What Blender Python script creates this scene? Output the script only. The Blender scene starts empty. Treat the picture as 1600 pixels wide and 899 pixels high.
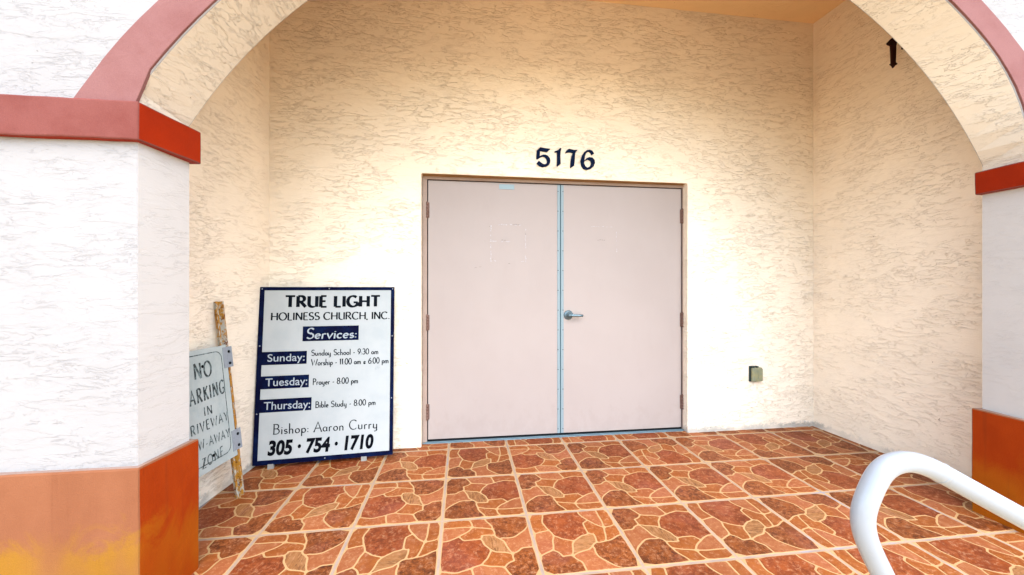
import bpy, bmesh, math, random
from mathutils import Vector, Matrix
from mathutils.geometry import tessellate_polygon
random.seed(7)
D = bpy.data
S = bpy.context.scene
C = S.collection
R = math.radians

# ------------------------------------------------------------------ camera
F = 597.0                      # focal length in photograph pixels (1600 wide)
HC = 1.24                      # eye height above the porch floor
cam = D.cameras.new('camera'); cam.sensor_width = 36.0; cam.lens = 36.0*F/1600.0
cam.clip_start = 0.02; cam.clip_end = 2000
co = D.objects.new('camera', cam); C.objects.link(co)
co.location = (0, 0, HC); co.rotation_euler = (R(90), 0, 0)
S.camera = co

# ------------------------------------------------------------------ sky, sun, exposure
SUN_EL, SUN_AZ = R(56), R(18)          # azimuth: to the right of straight behind the camera
w = D.worlds.new('World'); S.world = w; w.use_nodes = True
nt = w.node_tree; bgn = nt.nodes['Background']
sky = nt.nodes.new('ShaderNodeTexSky'); sky.sky_type = 'NISHITA'; sky.sun_disc = False
sky.sun_elevation = SUN_EL; sky.sun_rotation = math.pi - SUN_AZ
sky.air_density = 1.0; sky.dust_density = 0.9; sky.ozone_density = 1.0
nt.links.new(sky.outputs[0], bgn.inputs[0]); bgn.inputs[1].default_value = 0.15
sl = D.lights.new('sun', 'SUN'); sl.energy = 0.9; sl.angle = R(80); sl.color = (1.0, 0.985, 0.97)
so = D.objects.new('sun', sl); C.objects.link(so)
sd = Vector((math.sin(SUN_AZ)*math.cos(SUN_EL), -math.cos(SUN_AZ)*math.cos(SUN_EL), math.sin(SUN_EL)))
so.rotation_euler = (-sd).to_track_quat('-Z', 'Y').to_euler(); so.location = (2, -6, 8)
S.view_settings.view_transform = 'Standard'; S.view_settings.look = 'None'
S.view_settings.gamma = 1.0; S.view_settings.exposure = 2.48
S.view_settings.use_curve_mapping = False
S.cycles.max_bounces = 10; S.cycles.diffuse_bounces = 8

# ------------------------------------------------------------------ object helpers
def link(name, me, parent=None):
    o = D.objects.new(name, me); C.objects.link(o)
    if parent: o.parent = parent
    return o
def empty(name, loc=(0, 0, 0), rz=0):
    o = D.objects.new(name, None); C.objects.link(o); o.location = loc; o.rotation_euler = (0, 0, rz)
    o.empty_display_size = 0.2
    return o
def tag(o, label=None, cat=None, group=None, kind=None):
    if label: o['label'] = label
    if cat: o['category'] = cat
    if group: o['group'] = group
    if kind: o['kind'] = kind
    return o
class MB:
    """collects faces in world coordinates"""
    def __init__(s): s.v = []; s.f = []; s.m = []; s.sm = []
    def add(s, vs, fs, mi=0, smooth=False):
        b = len(s.v); s.v += [tuple(v) for v in vs]
        for f in fs: s.f.append([b+i for i in f]); s.m.append(mi); s.sm.append(smooth)
    def quad(s, a, b, c, d, mi=0): s.add([a, b, c, d], [(0, 1, 2, 3)], mi)
    def hexa(s, p, mi=0):
        s.add(p, [(3, 2, 1, 0), (4, 5, 6, 7), (0, 1, 5, 4), (1, 2, 6, 5), (2, 3, 7, 6), (3, 0, 4, 7)], mi)
    def frame_box(s, o, ax, ay, az, x0, x1, y0, y1, z0, z1, mi=0):
        P = lambda x, y, z: o+ax*x+ay*y+az*z
        s.hexa([P(x0, y0, z0), P(x1, y0, z0), P(x1, y1, z0), P(x0, y1, z0),
                P(x0, y0, z1), P(x1, y0, z1), P(x1, y1, z1), P(x0, y1, z1)], mi)
    def prism(s, pts, ext, mi=0, side=None):
        """extrude a planar (possibly concave) polygon by vector ext"""
        n = len(pts); pts = [Vector(p) for p in pts]
        tri = tessellate_polygon([pts])
        vs = pts+[p+ext for p in pts]
        s.add(vs, [t for t in tri], mi)
        s.add(vs, [tuple(i+n for i in reversed(t)) for t in tri], mi)
        s.add(vs, [(i, (i+1) % n, (i+1) % n+n, i+n) for i in range(n)], mi if side is None else side)
    def tube(s, path, r, seg=16, mi=0, cap=True, rfn=None):
        path = [Vector(p) for p in path]; n = len(path); rings = []
        t0 = (path[1]-path[0]).normalized()
        up = Vector((0, 0, 1)) if abs(t0.z) < .9 else Vector((0, 1, 0))
        nrm = (up-t0*up.dot(t0)).normalized()
        vs = []
        for i, p in enumerate(path):
            t = (path[min(i+1, n-1)]-path[max(i-1, 0)]).normalized()
            nrm = (nrm-t*nrm.dot(t)).normalized(); b = t.cross(nrm)
            rr = rfn(i/(n-1)) if rfn else r
            for k in range(seg):
                a = 2*math.pi*k/seg
                vs.append(p+(nrm*math.cos(a)+b*math.sin(a))*rr)
        fs = []
        for i in range(n-1):
            for k in range(seg):
                k2 = (k+1) % seg
                fs.append((i*seg+k, i*seg+k2, (i+1)*seg+k2, (i+1)*seg+k))
        s.add(vs, fs, mi, True)
        if cap:
            s.add(vs[:seg], [tuple(reversed(range(seg)))], mi); s.add(vs[-seg:], [tuple(range(seg))], mi)
    def lathe(s, o, ax, prof, seg=24, mi=0):
        """profile of (radius, height) about axis ax at o"""
        ax = ax.normalized(); u = ax.orthogonal().normalized(); v = ax.cross(u); vs = []
        for r, h in prof:
            for k in range(seg):
                a = 2*math.pi*k/seg; vs.append(o+ax*h+(u*math.cos(a)+v*math.sin(a))*r)
        fs = [(i*seg+k, i*seg+(k+1) % seg, (i+1)*seg+(k+1) % seg, (i+1)*seg+k) for i in range(len(prof)-1) for k in range(seg)]
        s.add(vs, fs, mi, True)
        if prof[-1][0] > 1e-5: s.add(vs[-seg:], [tuple(range(seg))], mi)
    def build(s, name, mats, parent=None, bevel=0, seg=2, jit=0):
        if not isinstance(mats, (list, tuple)): mats = [mats]
        me = D.meshes.new(name); me.from_pydata([tuple(v) for v in s.v], [], s.f)
        for m in mats: me.materials.append(m)
        for p, mi, sm in zip(me.polygons, s.m, s.sm): p.material_index = mi; p.use_smooth = sm
        bm = bmesh.new(); bm.from_mesh(me)
        bmesh.ops.remove_doubles(bm, verts=bm.verts, dist=1e-5)
        bmesh.ops.recalc_face_normals(bm, faces=bm.faces)
        if jit:
            for _ in range(6):
                lg = [e for e in bm.edges if e.calc_length() > .09]
                if not lg: break
                bmesh.ops.subdivide_edges(bm, edges=lg, cuts=1, use_grid_fill=True)
            bmesh.ops.recalc_face_normals(bm, faces=bm.faces)
        if bevel:
            es = [e for e in bm.edges if len(e.link_faces) == 2 and e.calc_face_angle(0) > R(35)]
            bmesh.ops.bevel(bm, geom=es, offset=bevel, segments=seg, profile=.5, affect='EDGES', clamp_overlap=True)
        if jit:
            from mathutils import noise as mn
            for v in bm.verts:
                q = v.co*7.0; v.co += mn.noise_vector(q)*jit+mn.noise_vector(q*4.7)*jit*.5
        bm.to_mesh(me); bm.free(); me.update()
        o = link(name, me, parent)
        if parent: o.matrix_parent_inverse = Matrix.Translation(-parent.location) if parent.rotation_euler.z == 0 else parent.matrix_basis.inverted()
        return o

# a pixel of the photograph -> a point on a real plane / at a real distance (measuring only)
CP = Vector((0, 0, HC))
def ray(px, py): return Vector(((px-800)/F, 1.0, -(py-449.5)/F))
def hit(px, py, o, n):
    d = ray(px, py); return CP+d*((o-CP).dot(n)/d.dot(n))
def at(px, py, y): return CP+ray(px, py)*y
Z = Vector((0, 0, 1))

# ------------------------------------------------------------------ material helpers
def mat(name, col=(.5, .5, .5), rough=.6, metal=0, spec=.5):
    m = D.materials.new(name); m.use_nodes = True
    b = m.node_tree.nodes['Principled BSDF']
    b.inputs['Base Color'].default_value = (*col, 1); b.inputs['Roughness'].default_value = rough
    b.inputs['Metallic'].default_value = metal; b.inputs['Specular IOR Level'].default_value = spec
    return m, m.node_tree, b
def N(t, typ, **kw):
    n = t.nodes.new(typ)
    for k, v in kw.items():
        if k in n.inputs: n.inputs[k].default_value = v
        else: setattr(n, k, v)
    return n
def coords(t, scale=(1, 1, 1), rot=(0, 0, 0), kind='Object'):
    tc = N(t, 'ShaderNodeTexCoord'); mp = N(t, 'ShaderNodeMapping')
    mp.inputs['Scale'].default_value = scale; mp.inputs['Rotation'].default_value = rot
    t.links.new(tc.outputs[kind], mp.inputs[0]); return mp.outputs[0]
def noise(t, vec, sc, det=4, rough=.55, dist=0):
    n = N(t, 'ShaderNodeTexNoise', Scale=sc, Detail=det, Roughness=rough, Distortion=dist)
    t.links.new(vec, n.inputs['Vector']); return n.outputs['Fac']
def mrange(t, val, a, b, c=0, d=1, smooth=True):
    n = N(t, 'ShaderNodeMapRange'); n.interpolation_type = 'SMOOTHSTEP' if smooth else 'LINEAR'
    n.inputs[1].default_value = a; n.inputs[2].default_value = b; n.inputs[3].default_value = c; n.inputs[4].default_value = d
    t.links.new(val, n.inputs[0]); return n.outputs[0]
def math_(t, op, a, b=0.5):
    n = N(t, 'ShaderNodeMath', operation=op)
    for i, x in enumerate((a, b)):
        if isinstance(x, (int, float)): n.inputs[i].default_value = x
        else: t.links.new(x, n.inputs[i])
    return n.outputs[0]
def mix(t, fac, a, b, mode='MIX'):
    n = N(t, 'ShaderNodeMix', data_type='RGBA', blend_type=mode)
    for i, x in ((0, fac), (6, a), (7, b)):
        if isinstance(x, (int, float)): n.inputs[i].default_value = x
        elif isinstance(x, tuple): n.inputs[i].default_value = (*x, 1)
        else: t.links.new(x, n.inputs[i])
    return n.outputs[2]
def bump(t, b, h, dist=.004, strength=1.0):
    n = N(t, 'ShaderNodeBump', Strength=strength, Distance=dist)
    t.links.new(h, n.inputs['Height']); t.links.new(n.outputs[0], b.inputs['Normal'])
def setc(t, b, c): t.links.new(c, b.inputs['Base Color'])

def stucco(name, col, dirt_floor=False, relief=1.0, linecol=(.28, .17, .09), line=.42, dens=0.0, smallscale=1.0):
    """skip-trowelled stucco: raised flakes dragged sideways with thin shadow lines painted at their edges"""
    m, t, b = mat(name, col, .85, 0, .25)
    v = coords(t, (.42*smallscale, .42*smallscale, 1.75*smallscale))
    v2 = coords(t, (.62*smallscale, .62*smallscale, 1.6*smallscale))
    big = noise(t, coords(t), 1.6, 3, .6)
    n1 = noise(t, v, 12, 9, .70, .6)
    n2 = noise(t, v2, 27, 6, .66, 1.0)
    fine = noise(t, coords(t), 130, 3, .6)
    p1 = mrange(t, n1, .50-dens, .535-dens); p2 = mrange(t, n2, .55, .60)
    patch = mrange(t, big, .38, .60)
    h = math_(t, 'ADD', math_(t, 'MULTIPLY', p1, .75), math_(t, 'MULTIPLY', math_(t, 'MULTIPLY', p2, patch), .55))
    h = math_(t, 'ADD', h, math_(t, 'MULTIPLY', n1, .5))
    mask = mrange(t, noise(t, coords(t, (.7, .7, 1.3)), 4.6, 5, .66, .5), .39, .56, .22, 1)
    h = math_(t, 'MULTIPLY', h, mask)
    h = math_(t, 'ADD', h, math_(t, 'MULTIPLY', fine, .12))
    bump(t, b, h, .0026*relief, .9)
    # shade of the flake edges, painted in as dark lines
    e1 = mrange(t, math_(t, 'ABSOLUTE', math_(t, 'SUBTRACT', n1, .512-dens)), .0, .0085, 1, 0)
    e2 = mrange(t, math_(t, 'ABSOLUTE', math_(t, 'SUBTRACT', n2, .57)), .0, .010, 1, 0)
    gate = math_(t, 'MULTIPLY', mrange(t, noise(t, coords(t, (1, 1, 1.5)), 17*smallscale, 3, .65), .515, .61), mrange(t, noise(t, coords(t), 2.8, 3, .6), .30, .62, .25, 1))
    gate = math_(t, 'MULTIPLY', gate, mask)
    e = math_(t, 'MULTIPLY', math_(t, 'MAXIMUM', e1, math_(t, 'MULTIPLY', e2, patch)), gate)
    spots = mrange(t, noise(t, coords(t), 34, 2, .5), .765, .80)
    e = math_(t, 'MAXIMUM', math_(t, 'MULTIPLY', e, line), math_(t, 'MULTIPLY', spots, .6))
    tone = mrange(t, noise(t, coords(t), 2.2, 5, .65), .3, .7, .95, 1.03, False)
    c = mix(t, 1.0, col, tone, 'MULTIPLY')
    c = mix(t, e, c, tuple(x*y for x, y in zip(col, linecol)))
    if dirt_floor:
        z = N(t, 'ShaderNodeSeparateXYZ'); t.links.new(coords(t), z.inputs[0])
        g = mrange(t, z.outputs[2], 0, .11, 1, 0, False)
        sp = noise(t, coords(t), 22, 6, .75)
        k = mrange(t, math_(t, 'ADD', math_(t, 'MULTIPLY', g, .42), math_(t, 'MULTIPLY', sp, .62)), .50, .66)
        where = mrange(t, noise(t, coords(t), 1.5, 2, .5), .42, .55)
        c = mix(t, math_(t, 'MULTIPLY', math_(t, 'MULTIPLY', k, where), .55), c, (.13, .16, .17))
    setc(t, b, c); return m

def paint(name, col, col2=None, rough=.6, sc=3.0, grain=.6, a=.35, bb=.65, spec=.08):
    m, t, b = mat(name, col, rough, 0, spec)
    n = noise(t, coords(t), sc, 6, .65)
    c = mix(t, mrange(t, n, a, bb), col, col2 or tuple(x*.85 for x in col))
    f = mrange(t, noise(t, coords(t), 240, 2, .6), .3, .7, .93, 1.05, False)
    c = mix(t, 1.0, c, f, 'MULTIPLY'); setc(t, b, c)
    bump(t, b, math_(t, 'ADD', noise(t, coords(t), 260, 2, .6), math_(t, 'MULTIPLY', n, 2)), .0015*grain, .6)
    return m

CREAM = (.825, .70, .53)
M = {}
M['stucco'] = stucco('cream_skip_trowel_stucco', CREAM, True, 1.15, smallscale=1.6)
M['stucco_side'] = stucco('cream_stucco_side_wall', CREAM, True, .9, dens=.01, smallscale=1.5)
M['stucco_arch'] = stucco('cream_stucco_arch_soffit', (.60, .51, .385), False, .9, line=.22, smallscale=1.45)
M['stucco_front'] = stucco('white_weathered_stucco', (.285, .262, .240), False, .42, (.42, .42, .42), .09, .03, 1.25)
M['stucco_jamb'] = stucco('brightened_pier_jamb_stucco', (.47, .435, .39), False, .3, (.6, .6, .6), .10, .03)  # lighter copy of the front stucco, brightening the dim jambs by colour
M['ceiling'] = stucco('tan_ceiling_plaster', (.80, .55, .29), False, .35, line=.05)

# rust-red trim: paler pink where it faces the street, deep red on the returns
M['pink'] = paint('pale_red_trim_paint', (.172, .052, .040), (.146, .038, .028), .7, 4)
M['pink_arch'] = paint('paler_arch_trim_paint', (.205, .090, .078), (.178, .071, .060), .7, 4)
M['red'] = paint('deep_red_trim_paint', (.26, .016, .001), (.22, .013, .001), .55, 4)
def base_paint(name, c1, c2, yellow, ztop, amt):
    m, t, b = mat(name, c1, .65, 0, .08)
    n = noise(t, coords(t, (1, 1, .45)), 4.5, 6, .62)
    c = mix(t, mrange(t, n, .35, .65), c1, c2)
    z = N(t, 'ShaderNodeSeparateXYZ'); t.links.new(coords(t), z.inputs[0])
    g = mrange(t, z.outputs[2], ztop-.30, ztop+.06, 1, 0, False)
    n2 = noise(t, coords(t, (1, 1, .7)), 5.2, 9, .74, .9)
    k = mrange(t, math_(t, 'ADD', math_(t, 'MULTIPLY', g, .60), math_(t, 'MULTIPLY', n2, .85)), .64, .84)
    wh = mrange(t, noise(t, coords(t, (1, 1, .6)), 1.9, 3, .55, .3), .40, .56)
    k = math_(t, 'MULTIPLY', k, math_(t, 'ADD', math_(t, 'MULTIPLY', wh, .8), .2))
    c = mix(t, math_(t, 'MULTIPLY', k, amt*.85), c, yellow)
    dr = mrange(t, noise(t, coords(t, (1, 1, .04)), 26, 3, .6), .60, .75)
    c = mix(t, math_(t, 'MULTIPLY', dr, .18), c, (.09, .018, .006))
    chip = mrange(t, noise(t, coords(t), 60, 3, .7), .74, .78)
    c = mix(t, math_(t, 'MULTIPLY', chip, .6), c, (.28, .17, .11))
    setc(t, b, c)
    bump(t, b, math_(t, 'ADD', noise(t, coords(t), 220, 2, .6), math_(t, 'MULTIPLY', n, 2)), .0015, .6)
    return m
M['base_front'] = base_paint('salmon_base_paint', (.215, .078, .034), (.19, .066, .028), (.26, .118, .004), .44, .85)  # paler salmon on the street face, deeper orange on the return
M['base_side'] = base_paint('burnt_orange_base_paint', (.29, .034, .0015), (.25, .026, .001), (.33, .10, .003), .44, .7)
M['ledge'] = paint('pale_ledge_paint', (.27, .175, .13), None, .7)

def door_mat():
    c1, c2 = (.345, .282, .243), (.330, .268, .230)
    m, t, b = mat('pinkish_beige_door_paint', c1, .45, 0, .25)
    c = mix(t, mrange(t, noise(t, coords(t), 1.6, 5, .6), .3, .7), c1, c2)
    c = mix(t, mrange(t, noise(t, coords(t, (1, 1, .25)), 7, 6, .7), .52, .75, 0, .12), c, (.26, .205, .18))
    z = N(t, 'ShaderNodeSeparateXYZ'); t.links.new(coords(t), z.inputs[0])
    low = mrange(t, z.outputs[2], .02, .40, 1, 0, False)
    k = mrange(t, math_(t, 'ADD', math_(t, 'MULTIPLY', low, .3), noise(t, coords(t, (1, 1, .6)), 14, 6, .72)), .64, .84, 0, .13)
    c = mix(t, k, c, (.22, .165, .14))
    sc_ = mrange(t, noise(t, coords(t, (1, 1, 3)), 38, 5, .7), .70, .76, 0, .22)
    c = mix(t, sc_, c, (.20, .17, .16)); setc(t, b, c)
    bump(t, b, math_(t, 'ADD', math_(t, 'MULTIPLY', noise(t, coords(t), 1.1, 2, .5), 6), math_(t, 'MULTIPLY', noise(t, coords(t), 220, 2, .6), .15)), .0012, .6)
    return m
M['door'] = door_mat()
M['door_frame'] = paint('beige_door_frame_paint', (.34, .255, .205), (.30, .215, .165), .5, 3, .4)
M['lintel'] = paint('tan_lintel_paint', (.34, .19, .075), (.26, .14, .05), .7, 8, 1)
M['hinge'] = paint('salmon_hinge_paint', (.17, .095, .07), None, .45)
m, t, b = mat('brushed_aluminium', (.15, .215, .235), .35, .6); M['alu'] = m
bump(t, b, noise(t, coords(t, (1, 1, .02)), 300, 2), .0005, .4)
m, t, b = mat('bright_astragal_aluminium', (.215, .265, .268), .5, .1, .2); M['alu2'] = m
bump(t, b, noise(t, coords(t, (1, 1, .02)), 300, 2), .0004, .4)
M['dark'] = mat('dark_gap_shade', (.004, .005, .006), .7, 0, .1)[0]
M['seal'] = mat('grey_green_seal', (.03, .065, .075), .5, 0, .1)[0]
M['rivet'] = mat('dull_rivet', (.03, .04, .045), .4, .3)[0]
M['tag'] = mat('pale_blue_tag', (.22, .29, .30), .5)[0]
m, t, b = mat('dried_tape_residue', (.74, .68, .66), .7); M['tape'] = m
setc(t, b, mix(t, mrange(t, noise(t, coords(t), 90, 3, .7), .45, .55), (.46, .42, .40), (.33, .28, .26)))
M['scuff'] = mat('grey_scuff', (.075, .065, .06), .7)[0]

m, t, b = mat('navy_letter_paint', (.002, .01, .04), .6, 0, .05); M['navy'] = m
setc(t, b, mix(t, mrange(t, noise(t, coords(t), 60, 4, .7), .45, .7), (.0012, .004, .022), (.003, .016, .045)))
m, t, b = mat('navy_sign_paint', (.002, .003, .02), .6, 0, .05); M['sign_navy'] = m
nn = noise(t, coords(t), 12, 6, .7)
c = mix(t, mrange(t, nn, .4, .75), (.0007, .0012, .014), (.0015, .009, .040))
c = mix(t, mrange(t, noise(t, coords(t), 120, 3, .7), .74, .78, 0, .7), c, (.08, .12, .14))
setc(t, b, c)
m, t, b = mat('pale_sign_face', (.60, .70, .72), .5, 0, .2); M['sign_face'] = m
nn = noise(t, coords(t), 5, 6, .65)
c = mix(t, mrange(t, nn, .35, .7), (.37, .378, .355), (.33, .348, .33))
c = mix(t, mrange(t, noise(t, coords(t, (1, 1, .4)), 9, 7, .72), .63, .78, 0, .30), c, (.10, .13, .15))
c = mix(t, mrange(t, noise(t, coords(t), 70, 3, .6), .76, .80, 0, .6), c, (.12, .15, .2))
setc(t, b, c)
M['black'] = mat('black_vinyl_lettering', (.0015, .002, .004), .6, 0, .05)[0]
m, t, b = mat('thin_dark_lettering', (.003, .005, .009), .6, 0, .05); M['ink'] = m
M['white_letter'] = mat('white_vinyl_lettering', (.30, .33, .34), .5, 0, .1)[0]
M['title'] = mat('weathered_black_lettering', (.002, .0035, .006), .6, 0, .05)[0]
M['title_worn'] = mat('worn_grey_lettering_edge', (.22, .30, .34), .5)[0]
M['wood'] = paint('weathered_plywood_edge', (.04, .045, .05), (.08, .07, .05), .8, 14)
M['foot'] = mat('off_white_sign_foot', (.22, .21, .18), .6)[0]

m, t, b = mat('pale_hand_painted_plate', (.55, .66, .65), .5); M['plate'] = m
nn = noise(t, coords(t), 8, 7, .7)
c = mix(t, mrange(t, nn, .35, .7), (.38, .41, .375), (.30, .34, .315))
c = mix(t, mrange(t, noise(t, coords(t, (1, 1, .3)), 24, 6, .75), .62, .78, 0, .45), c, (.30, .33, .325))
setc(t, b, c)
m, t, b = mat('worn_green_black_brush_lettering', (.03, .06, .055), .6); M['brush'] = m
nn = noise(t, coords(t, (1, 1, .6)), 75, 5, .75)
setc(t, b, mix(t, mrange(t, nn, .47, .60), (.006, .012, .011), (.16, .21, .20)))
m, t, b = mat('rusty_white_channel_steel', (.6, .6, .58), .7, 0, .3); M['rust'] = m
nn = noise(t, coords(t, (1, 1, .55)), 30, 7, .72)
n3 = noise(t, coords(t), 48, 4, .7)
c = mix(t, mrange(t, nn, .45, .52), (.36, .34, .27), (.34, .15, .012))
c = mix(t, mrange(t, n3, .54, .62), c, (.13, .034, .005))
setc(t, b, c); bump(t, b, nn, .003, .8)
m, t, b = mat('galvanised_sign_tab', (.58, .62, .66), .45, .2); M['galv'] = m
setc(t, b, mix(t, mrange(t, noise(t, coords(t), 50, 5, .7), .5, .72), (.26, .28, .295), (.17, .19, .21)))
m, t, b = mat('dark_bolt', (.004, .004, .004), .5, 0, .1); M['bolt'] = m

m, t, b = mat('gloss_white_rail_paint', (.27, .278, .28), .3, 0, .4); M['rail'] = m
b.inputs['Coat Weight'].default_value = .15
bump(t, b, noise(t, coords(t), 45, 3, .6), .0006, .5)
c = mix(t, mrange(t, noise(t, coords(t), 14, 6, .7), .5, .75, 0, .35), (.27, .278, .28), (.215, .218, .215))
c = mix(t, mrange(t, noise(t, coords(t), 52, 4, .7), .735, .76, 0, .8), c, (.08, .055, .035)); setc(t, b, c)
m, t, b = mat('dark_wrought_iron', (.022, .0035, .003), .6, 0, .1); M['iron'] = m
bump(t, b, noise(t, coords(t), 90, 4, .7), .001, .6)

m, t, b = mat('aged_beige_plastic', (.50, .48, .30), .5); M['outlet'] = m
setc(t, b, mix(t, mrange(t, noise(t, coords(t), 26, 5, .7), .35, .65), (.25, .225, .10), (.17, .18, .115)))
m, t, b = mat('grimy_outlet_gasket', (.010, .020, .015), .7); M['gasket'] = m

def tile_mat(name, c1, c2, c3, sc=1.0, streak=(1, 1, 1), fleck=.5):
    m, t, b = mat(name, c1, .55, 0, .10)
    tc = N(t, 'ShaderNodeTexCoord'); oi = N(t, 'ShaderNodeObjectInfo')
    ad = N(t, 'ShaderNodeVectorMath', operation='ADD')
    mul = N(t, 'ShaderNodeVectorMath', operation='SCALE'); mul.inputs['Scale'].default_value = 1.0
    cmb = N(t, 'ShaderNodeCombineXYZ')
    k = math_(t, 'MULTIPLY', oi.outputs['Random'], 37.0)
    t.links.new(k, cmb.inputs[0]); t.links.new(k, cmb.inputs[2])
    mp = N(t, 'ShaderNodeMapping'); mp.inputs['Scale'].default_value = streak
    t.links.new(tc.outputs['Object'], mp.inputs[0]); t.links.new(mp.outputs[0], ad.inputs[0]); t.links.new(cmb.outputs[0], ad.inputs[1])
    v = ad.outputs[0]
    a = noise(t, v, 16*sc, 8, .76, .6); d = noise(t, v, 48*sc, 8, .82, .4); g = noise(t, v, 5*sc, 2, .5); e_ = noise(t, v, 9*sc, 4, .6)
    c = mix(t, mrange(t, a, .42, .58), c1, c2)
    c = mix(t, math_(t, 'MULTIPLY', mrange(t, d, .51, .57), math_(t, 'MULTIPLY', mrange(t, e_, .35, .6), fleck)), c, c3)
    c = mix(t, math_(t, 'MULTIPLY', mrange(t, d, .40, .475, 1, 0), .55), c, (.40, .20, .10))
    # slow tone drift from tile to tile
    hue = mrange(t, oi.outputs['Random'], 0, 1, .84, 1.14, False)
    c = mix(t, 1.0, c, hue, 'MULTIPLY')
    c = mix(t, math_(t, 'MULTIPLY', mrange(t, g, .5, .7), .16), c, (.2706, .082, .0615))
    setc(t, b, c)
    bump(t, b, a, .0012, .45)
    t.links.new(mrange(t, a, .3, .7, .40, .60), b.inputs['Roughness'])
    return m
M['t_rust'] = tile_mat('tile_rust_stone', (0.2203, 0.0479, 0.0102), (0.1567, 0.0324, 0.0082), (0.0595, 0.0159, 0.0066))
M['t_dark'] = tile_mat('tile_mottled_brown_stone', (0.2016, 0.0505, 0.0086), (0.1371, 0.0352, 0.0090), (0.0356, 0.0112, 0.0049), fleck=.8)
M['t_orange'] = tile_mat('tile_orange_stone', (0.2537, 0.0713, 0.0129), (0.2168, 0.0578, 0.0115), (0.1487, 0.0320, 0.0075), fleck=.4)
M['t_pale'] = tile_mat('tile_pale_pink_stone', (0.2812, 0.0941, 0.0315), (0.2497, 0.0723, 0.0222), (0.1983, 0.0498, 0.0149), fleck=.4)
M['t_oval'] = tile_mat('tile_streaky_cream_stone', (0.2745, 0.1227, 0.0435), (0.2440, 0.0974, 0.0288), (0.0648, 0.0216, 0.0070), 1.0, (.6, 2.6, 1), .8)
m, t, b = mat('tile_cream_vein_glaze', (.66, .40, .18), .5); M['t_vein'] = m
setc(t, b, mix(t, noise(t, coords(t), 30, 4, .6), (.43, .26, .105), (.36, .205, .08)))
m, t, b = mat('pale_sandy_grout', (.55, .40, .28), .85); M['grout'] = m
c = mix(t, mrange(t, noise(t, coords(t), 7, 6, .7), .42, .66), (.3444, .2337, .1476), (.2624, .1927, .1476))
c = mix(t, mrange(t, noise(t, coords(t), 3.0, 3, .6), .60, .68, 0, .6), c, (.24, .24, .28))
setc(t, b, c); bump(t, b, noise(t, coords(t), 180, 4, .7), .002, .8)
m, t, b = mat('warm_bounce_concrete', (.34, .32, .29), .9); M['concrete'] = m  # unseen ground, tinted warm and bright to bounce amber light into the porch
nn = noise(t, coords(t), 3, 8, .7)
setc(t, b, mix(t, nn, (.64, .455, .25), (.54, .38, .20))); bump(t, b, noise(t, coords(t), 120, 5, .7), .003, .6)

# ------------------------------------------------------------------ plan of the place (metres)
K = .9285
def P2(x, y): return Vector((x, y*K, 0))
BW_L, BW_R = P2(-1.790, 3.037), P2(2.696, 3.681)          # back wall corners
bx = (BW_R-BW_L).normalized(); bn = Vector((-bx.y, bx.x, 0))   # bn points into the building
FR_A, FR_B = P2(-1.405, 1.545), P2(2.61, 2.07)            # front face of the arch wall at the opening
BK_A, BK_B = P2(-1.412, 1.80), P2(2.60, 2.275)            # rear face at the opening
fx = (FR_B-FR_A).normalized(); fn = Vector((-fx.y, fx.x, 0))
kx = (BK_B-BK_A).normalized()
CEIL = 3.60; TOP = 4.4

# ground, slab
mb = MB(); mb.quad((-400, -400, -.15), (400, -400, -.15), (400, 400, -.15), (-400, 400, -.15))
tag(mb.build('ground', M['concrete']), kind='structure')
mb = MB()
mb.prism([P2(-1.95, 1.25)-Z*.149, P2(3.3, 1.25+.7)-Z*.149, P2(3.3, 3.9)-Z*.149, P2(-1.95, 3.2)-Z*.149], Z*.1465)
floor = mb.build('porch_floor', M['grout']); tag(floor, kind='structure')

# building: one thing with its parts
bld = empty('church_building', (0.6, 3.0, 0))
tag(bld, 'cream stucco church front with an arched entrance porch and red painted trim', 'building')

# back wall with its doorway
OX0, OX1 = (P2(-.7045, 0)-BW_L).x/bx.x, (P2(1.498, 0)-BW_L).x/bx.x
OZ = 2.128; L = (BW_R-BW_L).length
def slab(x0, x1, z0, z1, mbb, th=.30, y0=0): mbb.frame_box(BW_L, bx, bn, Z, x0, x1, y0, y0+th, z0, z1)
mb = MB()
# front skin kept as one continuous sheet round the opening, with reveals behind
xs = [-.25, OX0, OX1, L+.25]
def bp(x, y, z): return BW_L+bx*x+bn*y+Z*z
for y in (0, .32):
    mb.quad(bp(xs[0], y, -.1), bp(xs[1], y, -.1), bp(xs[1], y, OZ), bp(xs[0], y, OZ))
    mb.quad(bp(xs[2], y, -.1), bp(xs[3], y, -.1), bp(xs[3], y, OZ), bp(xs[2], y, OZ))
    for a, c_ in ((0, 1), (1, 2), (2, 3)):
        mb.quad(bp(xs[a], y, OZ), bp(xs[c_], y, OZ), bp(xs[c_], y, TOP), bp(xs[a], y, TOP))
mb.quad(bp(OX0, 0, -.1), bp(OX0, .32, -.1), bp(OX0, .32, OZ), bp(OX0, 0, OZ))
mb.quad(bp(OX1, 0, -.1), bp(OX1, .32, -.1), bp(OX1, .32, OZ), bp(OX1, 0, OZ))
mb.quad(bp(OX0, 0, OZ), bp(OX1, 0, OZ), bp(OX1, .32, OZ), bp(OX0, .32, OZ), 1)
mb.quad(bp(xs[0], 0, TOP), bp(xs[3], 0, TOP), bp(xs[3], .32, TOP), bp(xs[0], .32, TOP))
mb.build('back_wall', [M['stucco'], M['lintel']], bld, bevel=.006)
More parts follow.
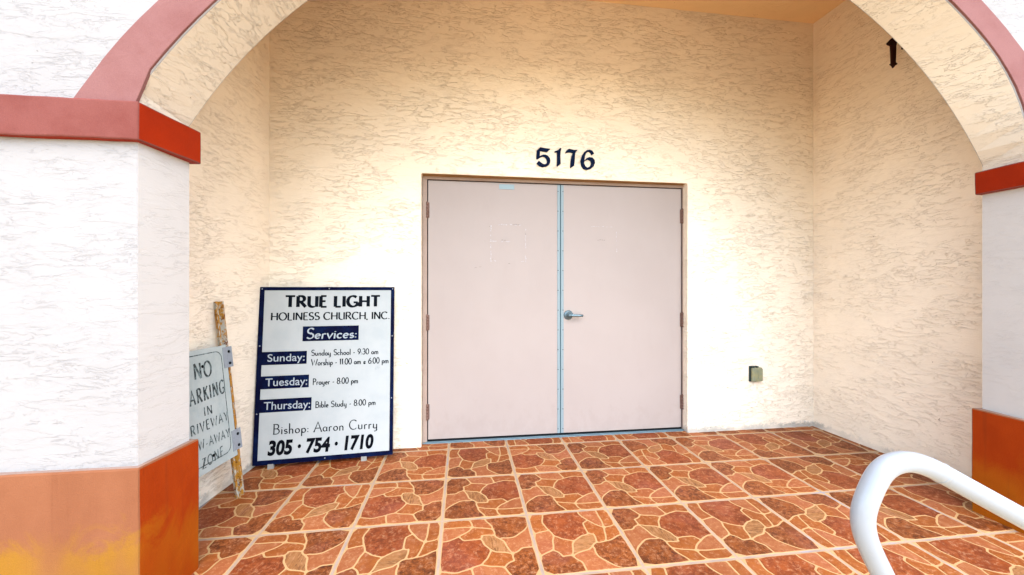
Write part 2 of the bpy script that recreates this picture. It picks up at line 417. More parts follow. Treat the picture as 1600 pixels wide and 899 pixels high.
# side walls
mb = MB()
LW0, LW1 = BW_L-bn*.0, P2(-1.752, 1.80)
mb.prism([LW0+Z*-.1, LW1+Z*-.1, LW1+Vector((-.2, 0, -.1)), LW0+Vector((-.2, -.02, -.1))], Z*(CEIL+.3))
mb.build('side_wall', M['stucco_side'], bld)
mb = MB()
RW0 = BW_R; RW1 = P2(2.696+.151*1.45, 3.681-1.45)
mb.prism([RW0+Z*-.1, RW0+Vector((.2, .03, -.1)), RW1+Vector((.2, 0, -.1)), RW1+Z*-.1], Z*(CEIL+.3))
mb.build('side_wall', M['stucco_side'], bld)
# ceiling / roof slab
mb = MB()
mb.prism([P2(-2.3, 1.60)+Z*CEIL, P2(3.4, 2.32)+Z*CEIL, P2(3.4, 3.95)+Z*CEIL, P2(-2.3, 3.15)+Z*CEIL], Z*.2)
mb.build('ceiling', M['ceiling'], bld)

# arch wall: matched front and rear profiles of the opening
def arc_profile(cx, cz, r, s0, s1, n=56):
    a0 = math.acos(max(-1, min(1, (s0-cx)/r))); a1 = math.acos(max(-1, min(1, (s1-cx)/r)))
    return [(cx+r*math.cos(a0+(a1-a0)*i/n), cz+r*math.sin(a0+(a1-a0)*i/n)) for i in range(n+1)]
LF, LB = (FR_B-FR_A).length, (BK_B-BK_A).length
KS = .998
arcF = arc_profile(2.098*KS-.010, .652, 2.472, 0, LF)
arcB = arc_profile(2.018*KS-.004, .774, 2.323, 0, LB)
def resample(P, n):
    P = [Vector(p) for p in P]; d_ = [0]
    for a, b_ in zip(P, P[1:]): d_.append(d_[-1]+(b_-a).length)
    o = []; k_ = 0
    for q in range(n+1):
        t_ = d_[-1]*q/n
        while k_ < len(P)-2 and d_[k_+1] < t_: k_ += 1
        u_ = (t_-d_[k_])/(d_[k_+1]-d_[k_]); o.append(tuple(P[k_].lerp(P[k_+1], min(1, u_))))
    return o
def eased(arc_, s_cut, c_, e_):
    P = [p for p in arc_ if p[0] < s_cut]; a = P[-1]
    for q in range(1, 13):
        t_ = q/12; P.append(tuple((1-t_)**2*a[i_]+2*t_*(1-t_)*c_[i_]+t_*t_*e_[i_] for i_ in (0, 1)))
    return P
arcF = resample(eased(arcF, 3.86, (4.03, 2.17), (LF, 1.90)), 56); arcB = resample(arcB, 56)
def fp(s, z, d=0): return FR_A+fx*s-fn*d+Z*z
def kp(s, z): return BK_A+kx*s+Z*z
mb = MB()
WL, WR = -3.2, LF+2.2
nseg = len(arcF)
for (arc, pf, Lx) in ((arcF, fp, LF), (arcB, kp, LB)):
    zl, zr = arc[0][1], arc[-1][1]
    for i in range(nseg-1):
        (sa, za), (sb, zb) = arc[i], arc[i+1]
        mb.quad(pf(sa, za), pf(sb, zb), pf(sb, TOP), pf(sa, TOP))
    mb.add([pf(WL, -.15), pf(0, -.15), pf(0, zl), pf(0, TOP), pf(WL, TOP)], [(0, 1, 2, 3, 4)])
    mb.add([pf(Lx, -.15), pf(WR, -.15), pf(WR, TOP), pf(Lx, TOP), pf(Lx, zr)], [(0, 1, 2, 3, 4)])
mb.quad(fp(WL, TOP), fp(WR, TOP), kp(WR, TOP), kp(WL, TOP))
mb.quad(fp(WL, -.15), fp(WL, TOP), kp(WL, TOP), kp(WL, -.15)); mb.quad(fp(WR, -.15), fp(WR, TOP), kp(WR, TOP), kp(WR, -.15))
def jamb(mb, s_f, s_b, z0, zf, zb, mi):
    mb.quad(fp(s_f, z0), fp(s_f, zf), kp(s_b, zb), kp(s_b, z0), mi)
jamb(mb, 0, 0, -.15, 1.86, 1.86, 2); jamb(mb, 0, 0, 1.86, arcF[0][1], arcB[0][1], 1)
jamb(mb, LF, LB, -.15, 1.82, 1.82, 2); jamb(mb, LF, LB, 1.82, arcF[-1][1], arcB[-1][1], 1)
for i in range(nseg-1):
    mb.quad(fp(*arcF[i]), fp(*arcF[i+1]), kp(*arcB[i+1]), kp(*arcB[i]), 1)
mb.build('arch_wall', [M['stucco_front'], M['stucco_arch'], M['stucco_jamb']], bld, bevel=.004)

# curved pale red trim round the arch, proud of the face
base_in = [(arcF[0][0], 1.926)]+arcF+[(LF, 1.876)]
def offs(P, dd):
    o = []
    for q in range(len(P)):
        a = Vector(P[max(q-1, 0)]); b_ = Vector(P[min(q+1, len(P)-1)]); t_ = (b_-a).normalized()
        o.append((P[q][0]-t_.y*dd, P[q][1]+t_.x*dd))
    return o
inF = [(-.004, 1.926)]+offs(arcF, .004)[1:]+[(LF+.004, 1.876)]; 
ouF = resample([(-.212, 1.926)]+arc_profile(2.092*KS-.010, .5745, 2.659, -.20, LF+.12, 64)+[(LF+.20, 1.876)], 57)
mb = MB(); d = .009
for i in range(57):
    a, b_, c_, e_ = inF[i], inF[i+1], ouF[i+1], ouF[i]
    mb.quad(fp(*a, d), fp(*b_, d), fp(*c_, d), fp(*e_, d)); mb.quad(fp(*a, -.004), fp(*b_, -.004), fp(*b_, d), fp(*a, d)); mb.quad(fp(*e_, -.004), fp(*c_, -.004), fp(*c_, d), fp(*e_, d))
for i in (0, 57): mb.quad(fp(*inF[i], -.004), fp(*ouF[i], -.004), fp(*ouF[i], d), fp(*inF[i], d))
mb.build('arch_trim', M['pink_arch'], bld, bevel=.002, jit=.0016)

def wrap(name, arris, rear, wing, z0, z1, mats, back_in, bev=.006, top=None):
    """band wrapped round a pier: wing end - arris - rear corner - back into the wall"""
    mb = MB(); ins = fn*.12
    pts = [wing, arris, rear, back_in, wing+ins]
    n = len(pts)
    lo = [p+Z*z0 for p in pts]; hi = [p+Z*z1 for p in pts]
    v = lo+hi
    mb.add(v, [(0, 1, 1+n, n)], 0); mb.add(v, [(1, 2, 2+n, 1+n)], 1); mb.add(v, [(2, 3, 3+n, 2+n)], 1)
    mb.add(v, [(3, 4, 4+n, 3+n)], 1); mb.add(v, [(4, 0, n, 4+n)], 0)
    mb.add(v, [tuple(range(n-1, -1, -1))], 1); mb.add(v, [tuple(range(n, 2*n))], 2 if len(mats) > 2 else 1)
    return mb.build(name, mats, bld, bevel=bev, jit=.0022)
wl = FR_A+fx*WL; wr = FR_A+fx*WR
# left pier
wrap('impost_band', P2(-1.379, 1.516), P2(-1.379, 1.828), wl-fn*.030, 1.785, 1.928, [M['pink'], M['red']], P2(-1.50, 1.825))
wrap('pier_base', P2(-1.380, 1.520), P2(-1.386, 1.825), wl-fn*.025, -.15, .571, [M['base_front'], M['base_side'], M['ledge']], P2(-1.50, 1.82))
# right pier
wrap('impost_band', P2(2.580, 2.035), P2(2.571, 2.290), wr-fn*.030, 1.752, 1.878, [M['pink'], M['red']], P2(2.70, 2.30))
wrap('pier_base', P2(2.580, 2.035), P2(2.556, 2.290), wr-fn*.030, -.15, .571, [M['base_front'], M['base_side'], M['ledge']], P2(2.70, 2.30))

# ------------------------------------------------------------------ floor tiles
TS = .4537; TA = R(7.28); O = Vector((-.3133, 1.5795, 0))
tu = Vector((math.cos(TA), math.sin(TA), 0))*TS; tv = Vector((-math.sin(TA), math.cos(TA), 0))*TS
J = dict(TL=(0, 1), TR=(1, 1), BR=(1, 0), BL=(0, 0), a=(.194, 1), a1=(.158, .848), a2=(.172, .769), b=(.202, .676), lf=(0, .632), c=(.233, .578),
 c1=(.203, .498), d=(.177, .356), lg=(0, .276), d1=(.212, .325), d2=(.252, .247), f=(.353, .253), e=(.434, .466), e1=(.389, .363), c2=(.312, .516),
 g1=(.535, .538), g=(.624, .567), h=(.62, .752), i=(.694, .803), t1=(.624, 1), t1a=(.628, .925), i1=(.749, .721), j=(.836, .649), t2=(.842, 1),
 t2a=(.849, .899), r1=(1, .694), r2=(1, .505), k1=(.807, .524), k=(.773, .423), k2=(.878, .456), m=(.668, .412), m1=(.679, .553), l=(.602, .362),
 l0=(.553, .317), l1=(.604, .286), l2=(.616, .192), l3=(.72, .068), bo2=(.823, 0), bo1=(.432, 0), f1=(.427, .146), n1=(.55, .83), n2=(.40, .60))
stones = [('TL a a1 a2 b lf', 2), ('a t1 t1a i h g g1 e c2 c b a2 a1', 0), ('lf b c c1 d lg', 3), ('c c2 e e1 f d2 d1 d c1', 2),
 ('lg d d1 d2 f f1 bo1 BL', 1), ('e g1 g m1 m l l0 f e1', 4), ('f l0 l l1 l2 l3 bo2 bo1 f1', 3), ('l m k k2 r2 BR bo2 l3 l2 l1', 1),
 ('h i i1 j k1 k m m1 g', 2), ('t1 t2 t2a j i1 i t1a', 3), ('t2 TR r1 j t2a', 2), ('j r1 r2 k2 k k1', 2)]
def area(p): return .5*sum(p[q][0]*p[(q+1) % len(p)][1]-p[(q+1) % len(p)][0]*p[q][1] for q in range(len(p)))
def inset(p, dd):
    n = len(p); out = []; sg = 1 if area(p) > 0 else -1
    for q in range(n):
        a = Vector(p[q-1]); b_ = Vector(p[q]); c_ = Vector(p[(q+1) % n])
        e1 = (b_-a).normalized(); e2 = (c_-b_).normalized()
        n1 = Vector((-e1.y, e1.x))*sg; n2 = Vector((-e2.y, e2.x))*sg
        bi = n1+n2; bi = bi/max(.55, bi.dot(bi)/2)/1.0 if bi.length > .1 else n1
        out.append((b_.x+bi.x*dd*.5*1.0*1.0 if False else b_.x+bi.x*dd, b_.y+bi.y*dd))
    return out
def chaikin(p, t=.22):
    o = []
    for q in range(len(p)):
        a = p[q]; b_ = p[(q+1) % len(p)]
        o += [(a[0]*(1-t)+b_[0]*t, a[1]*(1-t)+b_[1]*t), (a[0]*t+b_[0]*(1-t), a[1]*t+b_[1]*(1-t))]
    return o
GR = .0065          # half the grout joint
def wob(x, y): return .0045*math.sin(x*61+y*23+1.3), .0045*math.sin(y*57-x*31+.7)
def tile_mesh():
    mb = MB(); half = TS/2-GR
    zt, zv = 0.0, -.0012
    # glazed body, slightly cushioned edge
    e = .0035
    a = [(-half, -half), (half, -half), (half, half), (-half, half)]
    bq = [(-half+e, -half+e), (half-e, -half+e), (half-e, half-e), (-half+e, half-e)]
    v = [(x, y, -.012) for x, y in a]+[(x, y, zv-.0012) for x, y in a]+[(x, y, zv) for x, y in bq]
    mb.add(v, [(0, 1, 5, 4), (1, 2, 6, 5), (2, 3, 7, 6), (3, 0, 4, 7), (4, 5, 9, 8), (5, 6, 10, 9), (6, 7, 11, 10), (7, 4, 8, 11), (8, 9, 10, 11)], 5)
    for names, mi in stones:
        pts = []
        ks = names.split()
        for q, k_ in enumerate(ks):
            x, y = J[k_]
            x2, y2 = J[ks[(q+1) % len(ks)]]
            onedge = lambda X, Y: X in (0, 1) or Y in (0, 1)
            X = (x-.5)*TS; Y = (y-.5)*TS
            pts.append((X, Y))
            if not (onedge(x, y) and onedge(x2, y2)):
                mx, my = (x+x2)/2, (y+y2)/2; wx, wy = wob(mx*3, my*3)
                pts.append(((mx-.5)*TS+wx, (my-.5)*TS+wy))
        lim = half-.0045
        pin = inset(pts, .0042)
        pin = [(max(-lim, min(lim, x)), max(-lim, min(lim, y))) for x, y in pin]
        pin = chaikin(pin)
        clean = []
        for p in pin:
            if not clean or (Vector(p)-Vector(clean[-1])).length > .0008: clean.append(p)
        if (Vector(clean[0])-Vector(clean[-1])).length < .0008: clean.pop()
        cxm = sum(p[0] for p in clean)/len(clean); cym = sum(p[1] for p in clean)/len(clean)
        n = len(clean)
        tops = [(p[0], p[1], zt) for p in inset(clean, .0009)]
        bots = [(p[0], p[1], zv-.0003) for p in clean]
        tri = tessellate_polygon([[Vector(p) for p in tops]])
        mb.add(tops, tri, mi); mb.add(tops+bots, [(q, (q+1) % n, (q+1) % n+n, q+n) for q in range(n)], mi)
    me = D.meshes.new('floor_tile'); me.from_pydata([tuple(v) for v in mb.v], [], mb.f)
    for k_ in ('t_rust', 't_dark', 't_orange', 't_pale', 't_oval', 't_vein'): me.materials.append(M[k_])
    for p, mi in zip(me.polygons, mb.m): p.material_index = mi
    bm = bmesh.new(); bm.from_mesh(me); bmesh.ops.remove_doubles(bm, verts=bm.verts, dist=1e-6)
    bmesh.ops.recalc_face_normals(bm, faces=bm.faces)
    for f_ in bm.faces:
        if f_.calc_area() > 1e-9 and abs(f_.normal.z) > .9 and f_.normal.z < 0: f_.normal_flip()
    bm.to_mesh(me); bm.free()
    return me
TM = tile_mesh()
rots = {(-2, 0): 270, (-1, 0): 0, (0, 0): 270, (1, 0): 0, (2, 0): 90, (3, 0): 0, (4, 0): 180, (5, 0): 90, (-3, 1): 270, (-2, 1): 0, (-1, 1): 270, (0, 1): 90,
        (1, 1): 90, (2, 1): 90, (3, 1): 90, (4, 1): 90, (5, 1): 180, (-1, 2): 90, (0, 2): 0, (1, 2): 270, (2, 2): 90, (-2, 2): 0}
lw_n = Vector((1, 0, 0)); lwd = (LW1-LW0).normalized(); lw_n = Vector((-lwd.y, lwd.x, 0)); lw_n = lw_n if lw_n.x > 0 else -lw_n
rwd = (RW1-RW0).normalized(); rw_n = Vector((-rwd.y, rwd.x, 0)); rw_n = rw_n if rw_n.x < 0 else -rw_n
def inroom(p, mg=0): return (p-LW0).dot(lw_n) > mg and (p-RW0).dot(rw_n) > mg and -(p-BW_L-bn*.066).dot(bn) > mg
DOOR_IN = .10
for j in range(-1, 5):
    for i in range(-5, 8):
        ctr = O+tu*(i+.5)+tv*(j+.5)
        cs = [O+tu*(i+a)+tv*(j+b_) for a, b_ in ((0, 0), (1, 0), (1, 1), (0, 1))]
        if ctr.x < -1.9 or (j < 0 and (ctr.x < -1.45 or ctr.x > 3.0)): continue
        ins = [inroom(c_, .001) for c_ in cs]
        if not any(ins) and j >= 3: 
            if not any((c_-BW_L).dot(bn) < 0 and abs(c_.x) < 3 for c_ in cs): continue
        if not any(ins) and j < 3: continue
        rz = rots.get((i, j), random.choice((0, 90, 180, 270)))
        ang = TA+R(rz_) if False else TA-R(rz)
        if all(ins) or j < 0:
            o = link('tile', TM, floor)
        else:
            bm = bmesh.new(); bm.from_mesh(TM)
            mw = Matrix.Translation(ctr) @ Matrix.Rotation(ang, 4, 'Z'); inv = mw.inverted()
            for po, no in ((LW0+lw_n*.004, lw_n), (RW0+rw_n*.004, rw_n), (BW_L+bn*.068, -bn)):
                bmesh.ops.bisect_plane(bm, geom=bm.verts[:]+bm.edges[:]+bm.faces[:], plane_co=inv @ po, plane_no=(inv.to_3x3() @ no), clear_inner=True)
            if len(bm.faces) < 3: bm.free(); continue
            me = TM.copy(); bm.to_mesh(me); bm.free()
            o = link('tile', me, floor)
        o.location = (ctr.x, ctr.y, .0025*0+random.uniform(-.0006, .0006)); o.rotation_euler = (random.uniform(-.001, .001), random.uniform(-.001, .001), ang)

# ------------------------------------------------------------------ double door
DL, DR = P2(-.6764, 3.295), P2(1.480, 3.592)
dx = (DR-DL).normalized(); dn = Vector((-dx.y, dx.x, 0)); DWD = (DR-DL).length; DH = 2.103
door = empty('double_door', (DL+DR)/2)
tag(door, 'closed pinkish beige double door with silver centre strips and lever handle', 'door')
def dp(x, y, z): return DL+dx*x+dn*y+Z*z
def dbox(mb, x0, x1, y0, y1, z0, z1, mi=0): mb.frame_box(DL, dx, dn, Z, x0, x1, y0, y1, z0, z1, mi)
FW = .037
mb = MB()
dbox(mb, -FW, -.003, -.012, .10, 0, DH+.003); dbox(mb, DWD+.003, DWD+FW, -.012, .10, 0, DH+.003); dbox(mb, -FW, DWD+FW, -.012, .10, DH+.003, DH+.036)
dbox(mb, -FW, DWD+FW, .045, .09, 0, DH)   # stop behind the leaves
mb.build('door_frame', M['door_frame'], door, bevel=.003)
mb = MB(); dbox(mb, -.003, DWD+.003, .006, .044, .004, DH+.002); mb.build('door_gap_shade', M['dark'], door)  # near-black slab standing in for the shade in the gaps round the leaves
mb = MB(); dbox(mb, -FW+.001, DWD+FW-.001, -.034, .044, -.010, .005); dbox(mb, -.02, DWD+.02, -.020, .0, .005, .009)
mb.build('threshold', M['alu'], door, bevel=.002)
def px_s(px): return (hit(px, 480, DL, dn)-DL).dot(dx)
CEN = px_s(875.6)
leafs = []
for (x0, x1) in ((.004, CEN-.003), (CEN+.003, DWD-.004)):
    mb = MB(); dbox(mb, x0, x1, 0, .040, .022, DH-.004)
    leafs.append(mb.build('door_leaf', M['door'], door, bevel=.0025))
def leafpart(mb, name, m, leaf, **kw):
    o = mb.build(name, m, None, **kw); o.parent = leaf; o.matrix_parent_inverse = (Matrix.Translation(door.location)).inverted() if False else leaf_inv(leaf)
    return o
def leaf_inv(leaf):
    bpy.context.view_layer.update(); return leaf.matrix_world.inverted()
# astragal strips with rivets (one per leaf)
for li, (leaf, x0, x1) in enumerate(((leafs[0], CEN-.027, CEN-.004), (leafs[1], CEN+.004, CEN+.027))):
    mb = MB(); dbox(mb, x0, x1, -.004, -.0005, .024, DH-.006)
    leafpart(mb, 'astragal_strip', M['alu2'], leaf, bevel=.001)
    mb = MB()
    rx = x0+.006 if li == 0 else x1-.006
    for q in range(13): mb.lathe(dp(rx, -.004, .06+q*(DH-.12)/12), -dn, [(.0042, 0), (.0036, .002), (.0001, .003)], 10)
    o = leafpart(mb, 'rivet', M['rivet'], leaf); o['kind'] = 'stuff'
mb = MB(); dbox(mb, CEN-.0045, CEN+.0045, -.002, .003, .022, DH-.005); leafpart(mb, 'centre_seal', M['seal'], leafs[0])
# hinges
for leaf, hx in ((leafs[0], -.001), (leafs[1], DWD+.001)):
    for hz in ((1.86, .96, .245)):
        mb = MB(); 
        for q in range(5): mb.lathe(dp(hx, -.012, hz-.062+q*.025), Z, [(.0001, 0), (.0085, .0006), (.0085, .0238), (.0001, .0246)], 14)
        mb.lathe(dp(hx, -.012, hz-.066), Z, [(.0001, 0), (.005, .002), (.005, .134), (.0001, .136)], 10)
        dbox(mb, hx-.016, hx+.016, -.006, -.0005, hz-.060, hz+.060)
        leafpart(mb, 'hinge', M['hinge'], leaf)
# lever handle
hc = hit(888.5, 492.5, DL-dn*.01, dn); hs = (hc-DL).dot(dx); hz = hc.z
mb = MB()
mb.lathe(dp(hs, 0, hz), -dn, [(.040, 0), (.040, .004), (.034, .010), (.018, .014), (.015, .030), (.0145, .050), (.0001, .056)], 32)
path = [dp(hs, -.044, hz), dp(hs+.02, -.050, hz), dp(hs+.05, -.050, hz-.001), dp(hs+.085, -.049, hz-.003), dp(hs+.112, -.047, hz-.004)]
mb.tube(path, .011, 14, rfn=lambda q: .0125-.003*q)
mb.lathe(dp(hs, -.050, hz), -dn, [(.0125, 0), (.0125, .008), (.0001, .011)], 20)
leafpart(mb, 'lever_handle', M['alu'], leafs[1])
# tag and tape residue
a = hit(780, 288, DL-dn*.003, dn); b_ = hit(803.5, 296.5, DL-dn*.003, dn)
mb = MB(); dbox(mb, (a-DL).dot(dx), (b_-DL).dot(dx), -.003, -.0005, b_.z, a.z); leafpart(mb, 'paper_tag', M['tag'], leafs[0])
def residue(leaf, segs, name, m, wd=.006):
    mb = MB(); rnd = random.Random(3)
    for (xa, ya, xb, yb) in segs:
        A = hit(xa, ya, DL-dn*.001, dn); B = hit(xb, yb, DL-dn*.001, dn); dv = B-A
        n = max(2, int(dv.length/.018)); side = dv.normalized().cross(dn)
        for q in range(n):
            if rnd.random() < .42: continue
            t0, t1 = (q+rnd.random()*.2)/n, (q+.75+rnd.random()*.3)/n
            w0, w1 = rnd.uniform(.3, 1)*wd/2, rnd.uniform(.3, 1)*wd/2
            p0, p1 = A+dv*t0, A+dv*min(t1, 1); off = side*rnd.uniform(-.002, .002)
            mb.prism([p0-side*w0+off, p1-side*w1+off, p1+side*w0+off, p0+side*w1+off], -dn*.0006)
    leafpart(mb, name, m, leaf)['kind'] = 'stuff'
residue(leafs[0], [(775, 351, 818, 352), (767, 352, 767, 410), (821, 354, 821, 410), (765, 377, 797, 378), (768, 405, 776, 409), (814, 409, 822, 407)], 'tape_residue', M['tape'], .010)
residue(leafs[0], [(797, 350.5, 813, 351.5), (764, 354, 771, 353), (821, 364, 821.5, 371), (741, 418.5, 752, 417), (791, 412.5, 797, 412.5), (783, 375.5, 795, 375.5), (769, 406, 772, 402), (757, 377, 760, 377)], 'scuff_mark', M['scuff'], .003)
residue(leafs[1], [(920, 354, 960, 355), (963, 362, 964, 395)], 'tape_residue', M['tape'], .005)
residue(leafs[1], [(930, 375, 946, 375.5)], 'scuff_mark', M['scuff'], .003)

# ------------------------------------------------------------------ house number
nb = empty('house_number', hit(884, 262, BW_L, bn)); tag(nb, 'navy blue painted numerals 5176 above the double door', 'house number')
digs = [[(300,65),(400,82),(495,95),(430,155),(360,145),(295,132),(288,240),(320,217),(360,205),(400,206),(440,225),(480,270),(493,320),(487,370),(460,408),(410,435),(340,447),(280,425),(228,375),(270,322),(310,355),(345,380),(375,391),(405,388),(426,365),(430,330),(415,285),(385,255),(350,243),(318,250),(270,278),(238,298),(222,275),(228,190),(235,120)],
 [(575,140),(612,130),(645,112),(680,80),(705,85),(692,140),(685,230),(688,300),(692,378),(655,412),(625,440),(618,420),(622,300),(622,160),(578,162)],
 [(850,92),(900,105),(960,118),(1020,112),(985,150),(972,180),(965,250),(958,340),(950,420),(915,440),(880,465),(875,440),(885,330),(900,240),(918,190),(930,178),(895,165),(855,160),(815,165),(780,180),(800,130)],
 [(1200,118),(1250,112),(1300,130),(1335,185),(1285,215),(1265,172),(1240,150),(1215,150),(1180,180),(1158,235),(1148,300),(1148,320),(1185,280),(1240,252),(1300,262),(1345,310),(1352,365),(1325,430),(1265,480),(1190,497),(1130,480),(1090,420),(1075,335),(1145,345),(1143,380),(1165,425),(1205,458),(1255,435),(1280,375),(1262,322),(1212,300),(1170,318),(1145,343),(1075,330),(1100,230),(1150,150)]]
for dg in digs:
    pts = [hit(820+x/12.307, 225+y/12.307, BW_L-bn*.012, bn) for x, y in dg]
    mb = MB(); mb.prism(pts, bn*.013); mb.build('numeral', M['navy'], nb)

# ------------------------------------------------------------------ lettering kit
def arc(cx, cy, rx, ry, a0, a1, n=10): return [(cx+rx*math.cos(R(a0+(a1-a0)*q/n)), cy+ry*math.sin(R(a0+(a1-a0)*q/n))) for q in range(n+1)]
sv = lambda x, y, w=.07: [(x-w, y), (x+w, y)]     # serif tick
G = {  # advance, strokes, serifs
 'A': (.72, [[(.04, 0), (.36, 1), (.68, 0)], [(.16, .36), (.57, .36)]], [sv(.04, 0), sv(.68, 0)]),
 'B': (.60, [[(.1, 0), (.1, 1)], [(.1, 1)]+arc(.28, .77, .20, .23, 90, -90)+[(.1, .54)], [(.1, .54)]+arc(.30, .27, .24, .27, 90, -90)+[(.1, 0)]], [sv(.08, 0, .05), sv(.08, 1, .05)]),
 'C': (.74, [arc(.42, .5, .36, .5, 45, 315, 16)], []),
 'D': (.70, [[(.1, 0), (.1, 1)], [(.1, 1)]+arc(.25, .5, .38, .5, 90, -90, 14)+[(.1, 0)]], []),
 'E': (.54, [[(.1, 0), (.1, 1)], [(.1, 1), (.48, 1)], [(.1, .52), (.42, .52)], [(.1, 0), (.5, 0)]], []),
 'G': (.78, [arc(.42, .5, .36, .5, 48, 345, 16), [(.46, .40), (.76, .40)], [(.74, .42), (.74, .04)]], []),
 'H': (.74, [[(.1, 0), (.1, 1)], [(.64, 0), (.64, 1)], [(.1, .50), (.64, .50)]], []),
 'I': (.24, [[(.12, 0), (.12, 1)]], []),
 'K': (.60, [[(.1, 0), (.1, 1)], [(.55, 1), (.1, .45)], [(.25, .60), (.58, 0)]], []),
 'L': (.50, [[(.1, 1), (.1, 0)], [(.1, 0), (.48, 0)]], []),
 'N': (.74, [[(.1, 0), (.1, 1)], [(.1, 1), (.64, 0)], [(.64, 0), (.64, 1)]], []),
 'O': (.84, [arc(.42, .5, .36, .5, 90, 450, 20)], []),
 'P': (.56, [[(.1, 0), (.1, 1)], [(.1, 1)]+arc(.28, .74, .22, .26, 90, -90)+[(.1, .48)]], [sv(.1, 0, .05), sv(.08, 1, .05)]),
 'R': (.66, [[(.1, 0), (.1, 1)], [(.1, 1)]+arc(.30, .75, .22, .25, 90, -90)+[(.1, .50)], [(.28, .50), (.62, 0)]], []),
 'S': (.56, [arc(.28, .75, .2, .25, 30, 270, 10)+arc(.28, .25, .22, .25, 90, -150, 10)], []),
 'T': (.68, [[(.34, 0), (.34, 1)], [(.02, 1), (.66, 1)]], []),
 'U': (.72, [[(.1, 1), (.1, .3)]+arc(.36, .28, .26, .28, 180, 300, 8), [(.62, 1), (.62, 0)]], []),
 'V': (.66, [[(.03, 1), (.33, 0), (.63, 1)]], []),
 'W': (.98, [[(.03, 1), (.27, 0), (.49, .85), (.71, 0), (.95, 1)]], [sv(.03, 1), sv(.95, 1)]),
 'Y': (.64, [[(.03, 1), (.32, .45), (.62, 1)], [(.32, .45), (.32, 0)]], []),
 'Z': (.60, [[(.06, 1), (.54, 1), (.06, 0), (.56, 0)]], []),
 'a': (.44, [arc(.2, .22, .16, .22, 60, 400, 12), [(.36, .44), (.36, .06), (.41, 0)]], []),
 'b': (.46, [[(.08, 0), (.08, 1)], arc(.24, .22, .16, .22, 200, -160, 14)], [sv(.06, 1, .04)]),
 'c': (.40, [arc(.22, .22, .17, .22, 45, 315, 12)], []),
 'd': (.48, [arc(.2, .22, .16, .22, 20, 380, 14), [(.37, 1), (.37, 0)]], [sv(.35, 1, .04), sv(.39, 0, .03)]),
 'e': (.42, [[(.06, .22), (.37, .26)]+arc(.21, .22, .16, .22, 20, 320, 14)], []),
 'h': (.46, [[(.08, 0), (.08, 1)], [(.08, .28)]+arc(.22, .28, .14, .16, 160, 0, 8)+[(.36, 0)]], [sv(.06, 1, .04), sv(.08, 0, .05), sv(.36, 0, .05)]),
 'i': (.20, [[(.1, 0), (.1, .44)], [(.1, .60), (.1, .66)]], [sv(.1, 0, .05), sv(.08, .44, .03)]),
 'l': (.20, [[(.1, 0), (.1, 1)]], [sv(.1, 0, .05), sv(.08, 1, .04)]),
 'm': (.70, [[(.08, 0), (.08, .44)], [(.08, .28)]+arc(.21, .28, .12, .16, 160, 0, 8)+[(.33, 0)], [(.33, .28)]+arc(.46, .28, .12, .16, 160, 0, 8)+[(.58, 0)]], [sv(.08, 0, .05), sv(.33, 0, .05), sv(.58, 0, .05)]),
 'n': (.46, [[(.08, 0), (.08, .44)], [(.08, .28)]+arc(.22, .28, .14, .16, 160, 0, 8)+[(.36, 0)]], [sv(.08, 0, .05), sv(.36, 0, .05)]),
 'o': (.46, [arc(.23, .22, .17, .22, 90, 450, 16)], []),
 'p': (.46, [[(.08, -.32), (.08, .44)], arc(.24, .22, .16, .22, 200, -160, 14)], [sv(.08, -.32, .05)]),
 'r': (.34, [[(.08, 0), (.08, .44)], [(.08, .28)]+arc(.20, .28, .11, .16, 160, 45, 6)], [sv(.08, 0, .05)]),
 's': (.34, [arc(.17, .33, .11, .11, 30, 270, 8)+arc(.17, .11, .12, .11, 90, -150, 8)], []),
 't': (.30, [[(.13, .75), (.13, .1), (.20, 0), (.28, .03)], [(.03, .44), (.26, .44)]], []),
 'u': (.48, [[(.08, .44), (.08, .14)]+arc(.22, .14, .14, .14, 180, 340, 8), [(.37, .44), (.37, 0)]], [sv(.06, .44, .04), sv(.36, .44, .03)]),
 'v': (.42, [[(.03, .44), (.2, 0), (.38, .44)]], [sv(.03, .44, .05), sv(.38, .44, .05)]),
 'y': (.48, [[(.08, .44), (.08, .14)]+arc(.22, .14, .14, .14, 180, 340, 8), [(.37, .44), (.37, -.18)]+arc(.22, -.18, .15, .14, 0, -120, 6)], [sv(.06, .44, .04)]),
 '0': (.56, [arc(.28, .5, .22, .5, 90, 450, 18)], []), '1': (.30, [[(.05, .85), (.16, 1), (.16, 0)]], []),
 '3': (.50, [arc(.24, .75, .18, .25, 150, -90, 10), arc(.24, .26, .21, .26, 90, -150, 10)], []),
 '4': (.54, [[(.38, 0), (.38, 1), (.03, .3), (.52, .3)]], []),
 '5': (.50, [[(.44, 1), (.12, 1), (.09, .55)]+arc(.23, .33, .21, .33, 110, -140, 10)], []),
 '6': (.54, [[(.42, .98), (.2, .7), (.07, .38)]+arc(.28, .28, .21, .28, 160, -200, 16)], []),
 '7': (.50, [[(.04, 1), (.48, 1), (.18, 0)]], []),
 '8': (.54, [arc(.27, .76, .17, .24, 90, 450, 14), arc(.27, .27, .21, .27, 90, 450, 14)], []),
 '9': (.54, [arc(.27, .70, .20, .30, 90, 450, 16), [(.47, .68), (.40, .35), (.16, .02)]], []),
 '-': (.34, [[(.05, .30), (.28, .34)]], []), ':': (.16, [[(.08, .02), (.08, .10)], [(.08, .34), (.08, .42)]], []),
 '.': (.20, [[(.1, 0), (.1, .08)]], []), ',': (.18, [[(.1, .06), (.05, -.12)]], []),
 '&': (.42, [arc(.2, .30, .11, .11, -45, 225, 10)+[(.33, 0)], arc(.2, .12, .14, .14, 135, 340, 8)], []), ' ': (.30, [], []), '·': (.3, [[(.15, .38), (.15, .48)]], [])}
